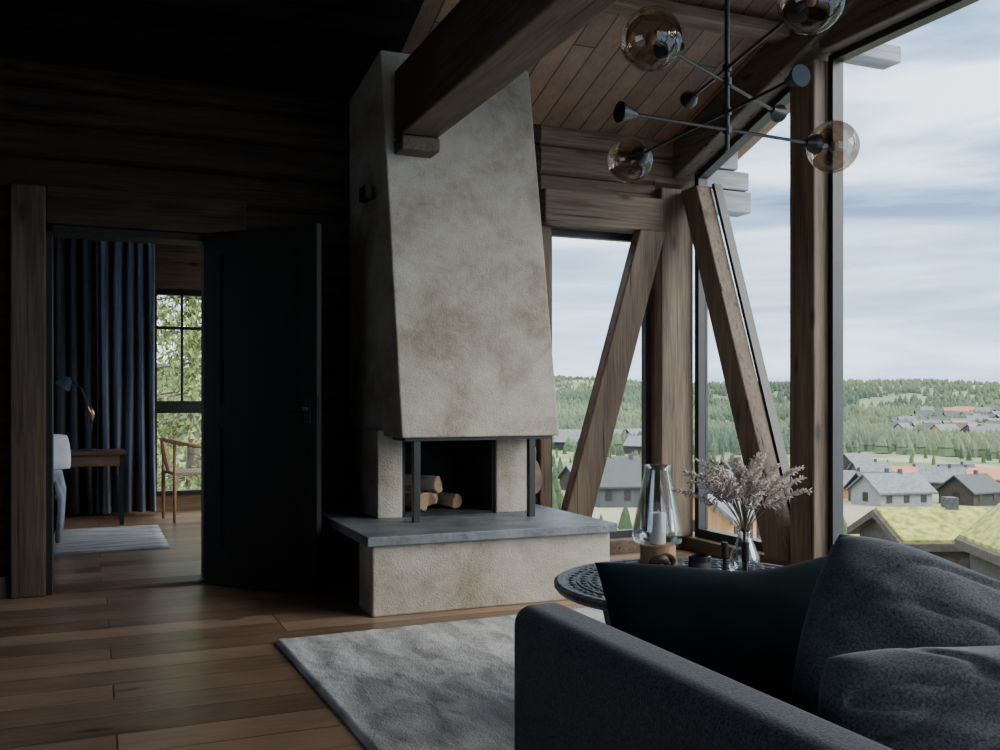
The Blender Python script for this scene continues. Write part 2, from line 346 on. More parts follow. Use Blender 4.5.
# door leaf
ang=math.atan2(5.36-5.96,1.172-.625)
with xf(T(.625,5.955,0)@RZ(ang)):
    g=G(); W=.81;H=2.09
    g.box(0,.12,-.022,.022,.01,H).box(W-.12,W,-.022,.022,.01,H)
    for z0,z1 in((.01,.24),(.93,1.07),(H-.13,H)): g.box(.12,W-.12,-.022,.022,z0,z1)
    g.box(.12,W-.12,-.014,.014,.24,.93).box(.12,W-.12,-.014,.014,1.07,H-.13)
    door=st(g.ob("door_1",M['doorp']),"open black painted panel door"); 
    h=G().tube([(W-.06,-.02,1.05),(W-.06,-.07,1.05)],.011).tube([(W-.055,-.07,1.05),(W-.18,-.07,1.05)],.010).box(W-.08,W-.04,-.03,-.022,.97,1.12)
    h.tube([(W-.06,.02,1.05),(W-.06,.07,1.05)],.011).tube([(W-.055,.07,1.05),(W-.18,.07,1.05)],.010)
    h.ob("door_handle",M['black'],door)["label"]="black metal lever handle"
    G().box(W-.002,W+.004,-.01,.01,.98,1.12).ob("lock_plate",M['black'],door)
def timber(name,g,m,label,bevel=.012,cat="timber"):
    return info(g.ob(name,m,bevel=bevel),label,cat)
timber("roof_beam",G().box(1.62,1.85,-2.29,5.40,2.62,3.02),M['beamy'],"long heavy dark timber tie beam resting on the chimney")
timber("beam_bracket",G().box(1.62,1.85,5.24,5.42,2.53,2.615),M['beamy'],"short timber block under the beam on the chimney")
timber("corner_post",G().box(3.785,4.06,5.93,6.2,.1,2.64),M['beamz'],"thick brown timber corner post between windows")
timber("window_post",G().box(2.84,2.93,5.98,6.16,.1,2.31),M['beamz'],"narrow timber window post beside the chimney")
timber("tall_post",G().box(3.96,4.16,4.54,4.76,0,3.14),M['beamz'],"tall thick timber post between the windows")
timber("header_beam",G().box(2.84,3.78,5.90,6.0,2.31,2.55),M['beamx'],"horizontal timber header above the window")
timber("rake_beam",G().prism([(6.2,2.66),(1.2,4.36),(1.2,ROOFZ(1.2)-.01),(6.2,ROOFZ(6.2)-.01)],'x',3.93,4.2),M['beamy'],"sloping timber rake beam under the roof")
timber("window_header",G().box(3.98,4.2,-2.2,4.52,3.17,3.42),M['beamy'],"horizontal dark timber beam above the tall window")
timber("purlin",G().box(2.3,3.92,4.70,4.84,3.32,3.40),M['beamx'],"thin roof purlin crossing the ceiling boards")
timber("purlin_end",G().box(4.2,4.82,4.70,4.86,3.28,3.39),M['grey_log'],"weathered purlin end outside the window")
for z0,z1,xe in((2.52,2.68,4.62),(2.69,2.83,4.60),(2.84,2.99,4.50)):
    timber("log_end",G().box(4.2,xe,5.98,6.16,z0,z1),M['grey_log'],"weathered grey log end at the outside corner",cat="log")
def slant(p0,p1,w):
    return [(p0[0]-w/2,p0[1]),(p0[0]+w/2,p0[1]),(p1[0]+w/2,p1[1]),(p1[0]-w/2,p1[1])]
timber("diagonal_brace",G().prism(slant((3.025,.1),(3.68,2.31),.215),'y',5.87,5.975),M['beamz'],"leaning timber brace in front of the window beside the chimney")
timber("diagonal_brace",G().prism(slant((4.86,.1),(5.81,2.62),.20),'x',3.93,4.06),M['beamz'],"leaning timber brace in front of the side window")
def window(name,gf,gg,label):
    w=st(gf.ob(name,M['frame']),label); gg.ob("glass_pane",M['glass'],w); return w
gf=G().box(2.94,2.98,6.08,6.14,.1,2.31).box(3.745,3.785,6.08,6.14,.1,2.31).box(2.98,3.745,6.08,6.14,.1,.15).box(2.98,3.745,6.08,6.14,2.26,2.31)
gf.prism(slant((3.17,.15),(3.84,2.26),.02),'y',6.085,6.12)
window("window_1",gf,G().box(2.98,3.745,6.10,6.108,.15,2.26),"floor to ceiling window with a black frame beside the chimney")
zt=lambda y:2.66+.34*(6.2-y)
gf=G().box(4.07,4.15,5.88,5.93,.1,zt(5.93)).box(4.07,4.15,4.76,4.80,.1,zt(4.80)).box(4.07,4.15,4.80,5.88,.1,.16).prism([(4.80,zt(4.80)-.05),(5.88,zt(5.88)-.05),(5.88,zt(5.88)),(4.80,zt(4.80))],'x',4.07,4.15)
gf.prism(slant((4.79,.16),(5.70,2.64),.03),'x',4.065,4.13)
window("window_2",gf,G().prism([(4.80,.16),(5.88,.16),(5.88,zt(5.88)-.05),(4.80,zt(4.80)-.05)],'x',4.125,4.133),"tall sloping-top window with black frame")
def rwin(name,y0,y1):
    gf=G().box(4.07,4.15,y0,y0+.04,.1,3.17).box(4.07,4.15,y1-.04,y1,.1,3.17).box(4.07,4.15,y0+.04,y1-.04,.1,.16).box(4.07,4.15,y0+.04,y1-.04,3.13,3.17)
    window(name,gf,G().box(4.10,4.108,y0+.04,y1-.04,.16,3.13),"very large window with a black frame facing the valley")
rwin("window_3",1.7,4.54); rwin("window_4",-2.1,1.5)
gf=G().box(.6,.66,-2.38,-2.32,0,3.0).box(3.94,4.0,-2.38,-2.32,0,3.0).box(.66,3.94,-2.38,-2.32,0,.06).box(.66,3.94,-2.38,-2.32,2.94,3.0).box(2.27,2.33,-2.38,-2.32,.06,2.94)
window("fill_window_6",gf,G().box(.66,3.94,-2.355,-2.347,.06,2.94),"unseen tall glazed wall with black frame, added to let in light")  # invented rear glazing, out of view, brings frontal light onto the hood
gf=G().box(-2.68,-2.62,6.5,9.8,.5,.56).box(-2.68,-2.62,6.5,9.8,2.34,2.4).box(-2.68,-2.62,6.5,6.56,.56,2.34).box(-2.68,-2.62,9.74,9.8,.56,2.34)
window("fill_window_7",gf,G().box(-2.655,-2.648,6.56,9.74,.56,2.34),"wide unseen black framed window added to light the bedroom")  # out of view, added so daylight reaches the bedroom
gf=G().box(2.62,2.68,6.9,9.6,.4,.46).box(2.62,2.68,6.9,9.6,2.34,2.4).box(2.62,2.68,6.9,6.96,.46,2.34).box(2.62,2.68,9.54,9.6,.46,2.34)
window("fill_window_9",gf,G().box(2.648,2.655,6.96,9.54,.46,2.34),"unseen black framed window added to light the bedroom from the side")  # added out of view to light bed, chair and rug from the right
gf=G().box(-2.68,-2.62,.2,2.6,.8,.86).box(-2.68,-2.62,.2,2.6,2.14,2.2).box(-2.68,-2.62,.2,.26,.86,2.14).box(-2.68,-2.62,2.54,2.6,.86,2.14)
window("fill_window_8",gf,G().box(-2.655,-2.648,.26,2.54,.86,2.14),"unseen black framed side window added to light the living room")  # invented opening out of view, fills the hood's left side and floor
timber("tall_post",G().box(3.96,4.16,1.5,1.7,0,3.17),M['beamz'],"tall thick timber post between the windows")
st(G().box(2.84,4.2,5.98,6.2,0,.1).box(4.0,4.2,-2.1,1.5,0,.1).box(4.0,4.2,1.7,4.54,0,.1).box(4.0,4.2,4.76,5.98,0,.1).ob("trim_6",M['beamy'],bevel=.01),"low timber window sill along the glazing")
gf=G().box(.54,.585,10.02,10.1,.15,2.2).box(1.65,1.7,10.02,10.1,.15,2.2).box(.585,1.65,10.02,10.1,.15,.2).box(.585,1.65,10.02,10.1,2.14,2.2)
gf.box(.585,1.65,10.02,10.1,.97,1.09).box(.585,1.65,10.03,10.07,1.80,1.83)
for x in(.82,1.13,1.4): gf.box(x-.012,x+.012,10.03,10.07,1.09,2.14)
window("window_5",gf,G().box(.585,1.65,10.05,10.056,.2,2.14),"black framed bedroom window with glazing bars")
# ---------------------------------------------------------------- fireplace
fp=empty("fireplace",(1.97,5.3,0),"rough plastered open fireplace with tall leaning hood and slate hearth","fireplace")
g=G().box(1.30,2.67,4.71,4.98,0,.365).box(1.62,2.67,4.98,5.98,0,.365)
g.ob("hearth_plinth",M['plaster'],fp,bevel=.012)
G().box(1.26,2.69,4.66,5.99,.365,.415).ob("hearth_slab",M['slate'],fp,bevel=.006)["label"]="blue-grey slate slab"
FX0,FX1=1.66,2.25
for a,b in((1.51,FX0),(FX1,2.47)): G().box(a,b,5.36,5.99,.415,.93).ob("surround_panel",M['plaster'],fp,bevel=.008)
g=G().box(FX0,FX1,5.90,5.96,.415,.93).box(FX0,FX0+.02,5.38,5.9,.435,.93).box(FX1-.02,FX1,5.38,5.9,.435,.93).box(FX0,FX1,5.38,5.9,.415,.43)
g.ob("firebox",M['soot'],fp)["label"]="sooty black firebox"
zb=.89
yf=lambda z:5.08+(z-.89)*.19
g=G(); 
v=[(1.57,yf(zb),zb),(2.54,yf(zb),zb),(2.54,5.99,zb),(1.50,5.99,zb),(1.57,yf(3.18),3.18),(2.54,yf(3.18),3.18),(2.54,5.99,3.00),(1.50,5.99,3.00)]
g.add(v,[(0,3,2,1),(4,5,6,7),(0,1,5,4),(1,2,6,5),(2,3,7,6),(3,0,4,7)])
hood=g.ob("chimney_hood",M['plaster'],fp,bevel=.01)
G().box(1.60,2.51,5.12,5.16,.87,.892).box(1.60,1.64,5.16,5.9,.87,.892).box(2.47,2.51,5.16,5.9,.87,.892).ob("steel_lintel",M['black'],fp)
for x in(1.67,2.38): G().box(x-.02,x+.02,5.12,5.16,.413,.87).ob("support_post",M['black'],fp,bevel=.003)["label"]="black square steel post"
g=G(); g.box(1.490,1.53,5.55,5.70,2.30,2.38); g.ob("vent_grille",M['black'],fp)
def firewood(c,rot,l,r,tilt=0,seed=0):
    with xf(T(*c)@RZ(rot)@RX(tilt)):
        rr=random.Random(seed); n=8
        E=empty("firewood_log",(0,0,0),"chunky birch firewood log stacked in the firebox","firewood",group="firewood in the fireplace")
        ph=rr.uniform(0,6.28); sec=[(r*math.cos(ph+a)*(1 if a<4.4 else .55),r*math.sin(ph+a)*(1 if a<4.4 else .55)) for a in [2*math.pi*i/14 for i in range(14)]]
        G().prism([(a,b) for a,b in sec],'y',-l/2+.004,l/2).ob("bark",M['birch'],E)
        G().prism([(a*.93,b*.93) for a,b in sec],'y',-l/2,-l/2+.004).ob("cut_end",M['splitw'],E)
firewood((1.80,5.64,.487),.3,.30,.055,0,1); firewood((1.925,5.66,.487),-.4,.30,.054,0,2)
firewood((1.865,5.64,.585),.6,.28,.052,0,4); firewood((2.03,5.66,.478),.2,.26,.045,0,5)
bl=empty("fireplace_bellows",(2.60,5.62,.415),"wooden fireplace bellows standing on the slate hearth","bellows")
with xf(T(2.60,5.62,.415)@RZ(.5)):
    prof=[]
    for i in range(20):
        a=2*math.pi*i/20; prof.append((.075*math.cos(a)*(1-.25*math.sin(a)),.19+.11*math.sin(a)))
    G().prism(prof,'y',-.035,-.022).ob("front_board",M['woodmd'],bl)
    G().prism(prof,'y',.022,.035).ob("rear_board",M['woodmd'],bl)
    G().prism([(a*.95,.19+(b-.19)*.95) for a,b in prof],'y',-.022,.022).ob("leather_body",M['leather'],bl)
    G().lathe([(.012,0),(.014,.05),(.02,.09)],(0,0,0),12).ob("nozzle",M['brass'],bl)
    for y in(-.029,.029): G().tube([(0,y,.29),(0,y,.36),(0,y,.38)],[.012,.013,.009]).ob("handle",M['woodmd'],bl)
# ---------------------------------------------------------------- rugs
def rug(name,x0,x1,y0,y1,rot,h,m,label,nx=80,ny=80,amp=.006,z=0.0,fine=0):
    cx,cy=(x0+x1)/2,(y0+y1)/2; g=G();v=[];f=[]
    for j in range(ny+1):
        for i in range(nx+1):
            x=x0+(x1-x0)*i/nx-cx; y=y0+(y1-y0)*j/ny-cy
            e=min(i,nx-i,j,ny-j); zz=h*(0.35 if e==0 else 1)+amp*noise.noise(Vector((x*5,y*5,0)))*(e>0)+fine*noise.noise(Vector((x*45,y*30,3)))*(e>0)
            v.append((x,y,zz))
    k=len(v)
    for j in range(ny):
        for i in range(nx): a=j*(nx+1)+i; f.append((a,a+1,a+nx+2,a+nx+1))
    b=[i for i in range(nx+1)]+[j*(nx+1)+nx for j in range(1,ny+1)]+[ny*(nx+1)+i for i in range(nx-1,-1,-1)]+[j*(nx+1) for j in range(ny-1,0,-1)]
    for q in b: v.append((v[q][0],v[q][1],0))
    n=len(b)
    for i in range(n): f.append((b[i],k+i,k+(i+1)%n,b[(i+1)%n]))
    f.append(tuple(k+i for i in range(n)))
    g.add(v,f)
    with xf(T(cx,cy,z)@RZ(rot)): return info(g.ob(name,m,smooth=True),label,"rug")
rug("area_rug",.80,3.35,1.3,4.43,math.radians(1.5),.020,M['rug'],"thick light grey shag rug on the plank floor",200,240,.003,fine=.003)
rug("bedroom_rug",-.9,.53,7.5,8.95,0,.012,M['rug2'],"thin grey striped rug on the bedroom floor",20,20,.002)
# ---------------------------------------------------------------- cushions
def cushion(name,w,h,t,Mx,m,label,seed=0,parent=None,wr=.012,cat="cushion",n=64,edge=.05,sag=0,rnd=0,crease=0):
    v=[];f=[];off=Vector((seed*13.1,seed*7.7,0))
    for side in(1,-1):
        for j in range(n+1):
            for i in range(n+1):
                u=math.sin(math.pi/2*(-1+2*i/n)); q=math.sin(math.pi/2*(-1+2*j/n))
                prof=max(0,(1-abs(u)**2.4))**.5*max(0,(1-abs(q)**2.4))**.5
                pin=1-edge*((1-abs(q)**2))*abs(u)**2; pin2=1-edge*((1-abs(u)**2))*abs(q)**2
                rd=1-rnd*u*u*q*q
                x=u*w/2*pin*rd; y=q*h/2*pin2*rd
                if q>0: y-=sag*q*(math.exp(-((u-.05)/.5)**2))
                z=side*t/2*prof
                d=noise.noise(Vector((u*1.3,q*1.3,side*3))+off)*wr+noise.noise(Vector((u*2.6+q*2,q*2,side*5))+off)*wr*.4
                if crease:
                    c=noise.noise(Vector((u*1.3+q*.9,q*2.2-u*.8,side*2))+off*2); d-=crease*math.exp(-(c/.08)**2)
                z+=d*min(1,prof*2)*(1 if side>0 else -1 if crease else 1)
                v.append((x,z,y))
    k=(n+1)*(n+1)
    for s in(0,1):
        for j in range(n):
            for i in range(n):
                a=s*k+j*(n+1)+i; q=(a,a+1,a+n+2,a+n+1); f.append(q if s==0 else q[::-1])
    g=G().add(v,f)
    with xf(Mx): o=g.ob(name,m,parent,smooth=True)
    if parent is None: info(o,label,cat)
    return o
# sofa
sf=empty("sofa",(2.0,1.2,0),"charcoal grey fabric sofa with low arms","sofa")
def soft(name,*a,b=.05): 
    o=box(name,*a,M['sofa'],sf,bevel=b,seg=6,smooth=True); w=o.modifiers.new("n","WEIGHTED_NORMAL"); return o
soft("arm",.86,.995,.50,1.98,.10,.645,b=.045)
soft("arm",2.95,3.085,.50,1.98,.10,.645,b=.045)
soft("backrest",.995,2.95,.50,.70,.10,.66,b=.05)
soft("base",.995,2.95,.70,1.94,.10,.29,b=.02)
soft("seat_cushion",1.0,1.97,.71,1.96,.29,.41,b=.045)
soft("seat_cushion",1.975,2.945,.71,1.96,.29,.41,b=.045)
for x in(.95,3.0):
    for y in(.6,1.88): G().lathe([(.018,.022 if y>1.2 else 0),(.025,.10)],(x,y,0),14).ob("leg",M['black'],sf)
cushion("velvet_cushion",.68,.44,.15,T(1.355,1.73,.55)@RZ(-R23-.02)@RX(math.radians(-26))@RY(math.radians(-4)),M['velvet'],"dark teal velvet cushion standing by the sofa arm",2,wr=.006,edge=.07,sag=.03)
cushion("grey_cushion",.72,.50,.26,T(1.575,1.32,.55)@RZ(-R23-.15)@RX(math.radians(-30))@RY(math.radians(17)),M['cush'],"large slate grey fabric cushion leaning on the sofa",5,wr=.034,edge=.02,sag=.03,rnd=.10,crease=.014)
cushion("grey_cushion",.62,.29,.24,T(1.33,1.06,.575)@RZ(-R23-.05)@RX(math.radians(-35))@RY(math.radians(-1)),M['cush'],"smaller slate grey fabric cushion lying at the sofa arm",9,wr=.03,edge=.02,rnd=.12,crease=.013)
# ---------------------------------------------------------------- round table
TX,TY,TZ,TR=1.90,2.75,.48,.49
tb=empty("coffee_table",(TX,TY,.022),"round black carved wooden coffee table","table")
g=G().lathe([(.01,-.035),(TR-.05,-.035),(TR-.01,-.028),(TR,-.015),(TR,-.003),(TR-.012,.004),(TR-.03,.004),(TR-.04,-.002),(.01,-.002)],(TX,TY,TZ),72)
for rr,n in((TR-.06,64),(TR-.10,56),(TR-.14,50),(.28,36),(.22,28),(.14,18)):
    for k in range(n):
        a=2*math.pi*k/n; g.sphere((TX+rr*math.cos(a),TY+rr*math.sin(a),TZ-.002),.012,8,4,(1,1,.45))
for rr in(TR-.08,TR-.12,.31,.25,.18):
    g.lathe([(rr-.004,-.003),(rr-.003,.003),(rr+.003,.003),(rr+.004,-.003)],(TX,TY,TZ),72,cap=False)
g.ob("tabletop",M['table'],tb,smooth=False)["label"]="round top carved with rings of beads"
for k in range(4):
    a=math.pi/4+k*math.pi/2; c,s=math.cos(a),math.sin(a)
    G().tube([(TX+.33*c,TY+.33*s,TZ-.03),(TX+.30*c,TY+.30*s,.3),(TX+.31*c,TY+.31*s,.15),(TX+.36*c,TY+.36*s,.023)],[.026,.022,.02,.022],12).ob("leg",M['table'],tb,smooth=True)
g=G().lathe([(.29,0),(.30,.02),(.27,.02),(.27,0)],(TX,TY,.16),48,cap=False); g.ob("stretcher_ring",M['table'],tb)
TT=TZ+.002
hx,hy=1.975,3.12
hl=empty("hurricane_lantern",(hx,hy,TT),"clear glass hurricane lantern on a wooden block","lantern")
G().lathe([(.064,0),(.067,.004),(.067,.068),(.064,.072)],(hx,hy,TT),32).ob("wooden_base",M['woodlt'],hl)
G().lathe([(.06,.0),(.088,.008),(.097,.03),(.094,.06),(.050,.28),(.052,.30),(.048,.299),(.046,.28),(.090,.06),(.092,.03),(.085,.012)],(hx,hy,TT+.072),40,cap=False).ob("glass_shade",M['glassy'],hl,smooth=True)
info(G().lathe([(.028,0),(.030,.004),(.030,.115),(.026,.119),(.004,.115)],(hx,hy,TT+.073),24).tube([(hx,hy,TT+.18),(hx+.002,hy,TT+.202)],.0018,6).ob("pillar_candle",M['candle']),"white pillar candle inside the lantern","candle")
kx,ky=1.82,2.84
pts=[]
for i in range(61):
    t=2*math.pi*i/60; pts.append((kx+.014*(math.sin(t)+2*math.sin(2*t)),ky+.016*(-math.sin(3*t)),TT+.046+.0125*(math.cos(t)-2*math.cos(2*t))))
info(G().tube(pts,.013,12).ob("knot_sculpture",M['knot'],smooth=True),"small dark carved wooden knot sculpture on the table","sculpture")
jx,jy=1.97,2.84
jr=empty("candle_jar",(jx,jy,TT),"small black scented candle jar with dark label","candle jar")
G().lathe([(.036,0),(.039,.004),(.039,.068),(.036,.07),(.034,.068),(.034,.055),(.005,.053)],(jx,jy,TT),28,cap=True).ob("jar",M['jar'],jr,smooth=False)
G().lathe([(.0395,.015),(.0395,.05)],(jx,jy,TT),28,cap=False).ob("label_band",M['label'],jr)
for cx,cy,h in((2.04,2.79,.12),(2.03,2.66,.14)):
    info(G().lathe([(.028,0),(.028,.006),(.008,.012),(.007,h*.5),(.013,h*.55),(.013,h-.004),(.011,h)],(cx,cy,TT),20).ob("candle_holder",M['black']),"slim black metal candle holder on the table","candle holder",group="black candle holders on the table")
vx,vy=2.11,2.77
vs=info(G().lathe([(.02,0),(.045,.004),(.055,.03),(.052,.07),(.03,.12),(.022,.15),(.027,.165),(.022,.163),(.018,.15),(.026,.118),(.047,.07),(.05,.03),(.03,.01)],(vx,vy,TT),32).ob("flower_vase",M['glassy'],smooth=True),"small clear glass vase holding dried flowers","vase")
bq=empty("dried_flower_bouquet",(vx,vy,TT+.012),"bouquet of pale beige-pink feathery dried flowers in the vase","dried flowers")
gs=G(); gp=G(); rr=random.Random(3)
for i in range(42):
    a=rr.uniform(0,2*math.pi); sp=rr.choice((rr.uniform(.03,.12),rr.uniform(.12,.25),rr.uniform(.12,.27))); hh=rr.uniform(.34,.49)-sp*.40
    ex,ey=vx+sp*math.cos(a),vy+sp*math.sin(a)*.8
    pts=[Vector((vx+.008*math.cos(a),vy+.008*math.sin(a),TT+.014)),Vector((vx+.004*math.cos(a),vy+.004*math.sin(a),TT+.15))]
    for k in range(1,6):
        t=k/5; pts.append(Vector((vx+(ex-vx)*t**1.2,vy+(ey-vy)*t**1.2,TT+.15+hh*.62*math.sin(t*1.45))))
    gs.tube(pts,.0018,5)
    for k in range(90):
        t=.45+.55*k/89; idx=t*4.999; j=int(idx)
        P=pts[min(1+j,5)].lerp(pts[min(2+j,6)],idx-j)
        ax=(pts[-1]-pts[-2]).normalized()
        d=(Vector((rr.gauss(0,.6),rr.gauss(0,.6),rr.gauss(0,.6)))+ax*.8).normalized()
        ln=rr.uniform(.014,.030)*(1.1-.5*(t-.45)/.55); r0=rr.uniform(.002,.0038)
        gp.tube([P,P+d*ln*.5,P+d*ln],[r0*.4,r0,r0*.3],4)
gs.ob("stems",M['stem'],bq,fix=False); o=gp.ob("blossoms",M['flower'],bq,fix=False); o["kind"]="stuff"
# ---------------------------------------------------------------- chandelier
SX,SY=1.947,2.650
ch=empty("chandelier",(SX,SY,1.93),"black rod chandelier with smoked glass globes and cones","chandelier")
G().tube([(SX,SY,1.93),(SX,SY,ROOFZ(SY)-.03)],.0085,10).lathe([(.06,ROOFZ(SY)-.05),(.06,ROOFZ(SY)+.005)],(SX,SY,0),24).ob("stem",M['black'],ch)
def cone(p,d,m):
    d=Vector(d).normalized(); p=Vector(p)
    return G().tube([p-d*.02,p,p+d*.04,p+d*.045],[.012,.017,.033,.033],24).ob("cone_cap",m,ch)
def arm(a,b,ga,gb,m=None):
    a=Vector(a);b=Vector(b); d=(b-a).normalized()
    G().tube([a,b],.006,8).ob("arm_rod",M['black'],ch)
    for p,dd,isg in((a,-d,ga),(b,d,gb)):
        if isg:
            c=p
            G().sphere(c,.091,32,20).ob("glass_globe",M['smoke'],ch,smooth=True)
            G().sphere(c,.015,14,10,(1,1,1.3)).ob("bulb",M['bulb'],ch,smooth=True)
            q=c-dd*.10
            G().tube([q-dd*.03,q,q+dd*.022],[.012,.03,.036],20).ob("globe_cap",M['black'],ch)
        else: cone(p,dd,m or M['black'])
arm((1.510,2.423,2.16),(2.300,2.847,2.16),1,0)
arm((1.560,2.619,2.00),(2.424,2.680,2.00),0,1)
arm((1.979,3.332,2.06),(1.931,2.309,2.06),1,0,M['bluegrey'])
arm((2.010,2.938,2.205),(1.826,2.104,2.205),0,1)
for z in(2.0,2.06,2.16,2.205): G().lathe([(.015,-.012),(.015,.012)],(SX,SY,z),14).ob("joint",M['black'],ch)
sp=empty("ceiling_spotlight",(3.29,4.95,3.24),"small black spotlight fixed to the ceiling boards","spotlight")
G().lathe([(.03,0),(.03,.03),(.006,.032),(.006,.14)],(3.29,4.95,3.235),18).ob("spot_body",M['black'],sp)
# ---------------------------------------------------------------- bedroom
def curtain(name,x0,x1,y,z0,z1,m,label,folds):
    n=folds*12; v=[];f=[]
    for j,z in enumerate([z0,z0+.5,z0+1.2,z1-.15,z1]):
        for i in range(n+1):
            t=i/n; w=.045*(1 if j<4 else .6)
            v.append((x0+(x1-x0)*t+.01*math.sin(t*9+j),y+w*math.sin(t*folds*2*math.pi)+.012*math.sin(t*23+j*.7),z))
    for j in range(4):
        for i in range(n): a=j*(n+1)+i; f.append((a,a+1,a+n+2,a+n+1))
    o=G().add(v,f).ob(name,m,smooth=True); md=o.modifiers.new("t","SOLIDIFY"); md.thickness=.006
    return info(o,label,"curtain")
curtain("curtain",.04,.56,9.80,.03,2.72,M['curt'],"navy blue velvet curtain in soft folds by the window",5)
curtain("curtain",-.75,.0,9.84,.03,2.72,M['curtd'],"dark curtain hanging in the bedroom",6)
info(G().tube([(-.9,9.83,2.74),(1.85,9.83,2.74)],.012).box(-.7,-.68,9.82,10.0,2.73,2.75).box(1.8,1.82,9.82,10.0,2.73,2.75).ob("curtain_rod",M['black']),"black curtain rod on the bedroom wall","curtain rod")
dk=empty("desk",(-.3,9.3,0),"slim dark wooden desk against the curtain","desk")
box("desktop",-.95,.27,9.05,9.55,.62,.65,M['woodmd'],dk,bevel=.004); box("drawer_apron",-.9,.22,9.08,9.52,.52,.62,M['woodmd'],dk)
for x in(-.92,.22):
    for y in(9.08,9.49): box("leg",x,x+.035,y,y+.035,0,.62,M['black'],dk)
dl=empty("desk_lamp",(-.04,9.3,.65),"black and brass adjustable desk lamp on the desk","lamp")
G().lathe([(.07,0),(.075,.006),(.07,.015),(.01,.02)],(-.04,9.3,.65),24).ob("base",M['lampm'],dl)
G().tube([(-.04,9.3,.66),(.0,9.3,.95),(-.09,9.28,1.20),(-.17,9.27,1.27)],.010).ob("arm",M['lampm'],dl)
G().tube([(-.008,9.29,.90),(.004,9.29,.98),(-.03,9.28,1.05)],.016).ob("joint",M['brass'],dl,smooth=True)
with xf(T(-.22,9.26,1.25)@RY(math.radians(35))): G().lathe([(.012,.06),(.03,.05),(.065,-.02),(.07,-.05)],(0,0,0),24,cap=False).ob("lamp_shade",M['bluegrey'],dl,smooth=True)
bd=empty("bed",(-1.25,8.1,0),"bed with white pillow and grey throw","bed")
box("bed_frame",-2.2,-.25,7.3,9.0,.14,.30,M['woodmd'],bd,bevel=.01)
box("mattress",-2.18,-.27,7.32,8.98,.30,.52,M['linen'],bd,bevel=.05)
for x in(-2.1,-.4):
    for y in(7.4,8.9): box("leg",x,x+.05,y-.05,y,.013,.14,M['black'],bd)
g=G();v=[];f=[]
for i in range(25):
    for j,(x,z) in enumerate(((-1.9,.545),(-1.0,.55),(-.38,.55),(-.235,.53),(-.205,.40),(-.22,.09))):
        y=7.45+1.2*i/24; v.append((x+.012*math.sin(i*1.3)*(j>2),y,z+.012*math.sin(i*.9+j)*(j<5)))
for i in range(24):
    for j in range(5): a=i*6+j; f.append((a,a+1,a+7,a+6))
o=G().add(v,f).ob("throw_blanket",M['throw'],bd,smooth=True); md=o.modifiers.new("t","SOLIDIFY"); md.thickness=.02
cushion("pillow",.62,.36,.17,T(-.46,8.72,.67)@RZ(.15)@RX(math.radians(-35)),M['linen'],"white bed pillow propped on the mattress",4,cat="pillow",wr=.02,rnd=.1)
cr=empty("wooden_armchair",(.84,9.3,0),"light wooden armchair with curved rail by the window","chair")
with xf(T(.84,9.3,0)@RZ(math.radians(100))):
    for x,y,h in((-.24,-.2,.66),(.24,-.2,.66),(-.2,.2,.70),(.2,.2,.70)):
        G().tube([(x,y,0),(x*1.0,y,.3),(x*.98,y*1.0,h)],[.013,.018,.014],10).ob("leg",M['chairw'],cr,smooth=True)
    pts=[]
    for i in range(17):
        a=math.pi*(-.12)+math.pi*1.24*i/16; pts.append((.27*math.cos(a),.02+.24*math.sin(a)-.0,.68+.06*max(0,math.sin(a))))
    G().tube(pts,.018,10).ob("arm_rail",M['chairw'],cr,smooth=True)
    G().tube([(0,.2,.45),(0,.235,.6),(0,.26,.73)],[.02,.03,.02],8).ob("back_splat",M['chairw'],cr)
    G().prism([(-.24,-.21),(.24,-.21),(.21,.2),(-.21,.2)],'z',.42,.45).ob("seat",M['seatc'],cr,bevel=.01)
# ---------------------------------------------------------------- landscape
SITE=RZ(-R23)
PR=[(7,-2.5),(30,-6.8),(60,-9.8),(140,-14),(250,-18),(450,-17),(700,-7),(1000,5),(1400,17),(1800,25),(2100,18),(2400,-20)]
def gz(e,n):
    r=math.hypot(e,n); a=math.atan2(e,n)
    for i in range(len(PR)-1):
        if r<=PR[i+1][0]:
            t=max(0,(r-PR[i][0])/(PR[i+1][0]-PR[i][0])); t=t*t*(3-2*t) if i>5 else t
            z=PR[i][1]*(1-t)+PR[i+1][1]*t; break
    else: z=PR[-1][1]
    k=min(1,max(0,(r-500)/1000))
    z+=k*(noise.noise(Vector((e*.0028,n*.0016,1)))*42+noise.noise(Vector((e*.006,n*.006,4)))*8)
    z+=k*(6-44*max(0,a-.12))
    z+=min(1,r/200)*noise.noise(Vector((e*.02,n*.02,2)))*1.2
    return z
def terrain(name,r0,r1,nr,m,label,a0=-75,a1=85,na=160):
    v=[];f=[]
    for i in range(nr+1):
        r=r0*(r1/r0)**(i/nr)
        for j in range(na+1):
            a=math.radians(a0+(a1-a0)*j/na); e,n=r*math.sin(a),r*math.cos(a); v.append((e,n,gz(e,n)))
    for i in range(nr):
        for j in range(na): q=i*(na+1)+j; f.append((q,q+1,q+na+2,q+na+1))
    with xf(SITE): o=G().add(v,f).ob(name,m,smooth=True)
    return info(o,label,"landscape",kind="stuff")
terrain("valley_ground",12,330,70,M['ground'],"grassy and sandy valley slope below the cabin")
terrain("forested_hill",330,2400,90,M['hill'],"forested hills across the valley")
HOUSES=[]
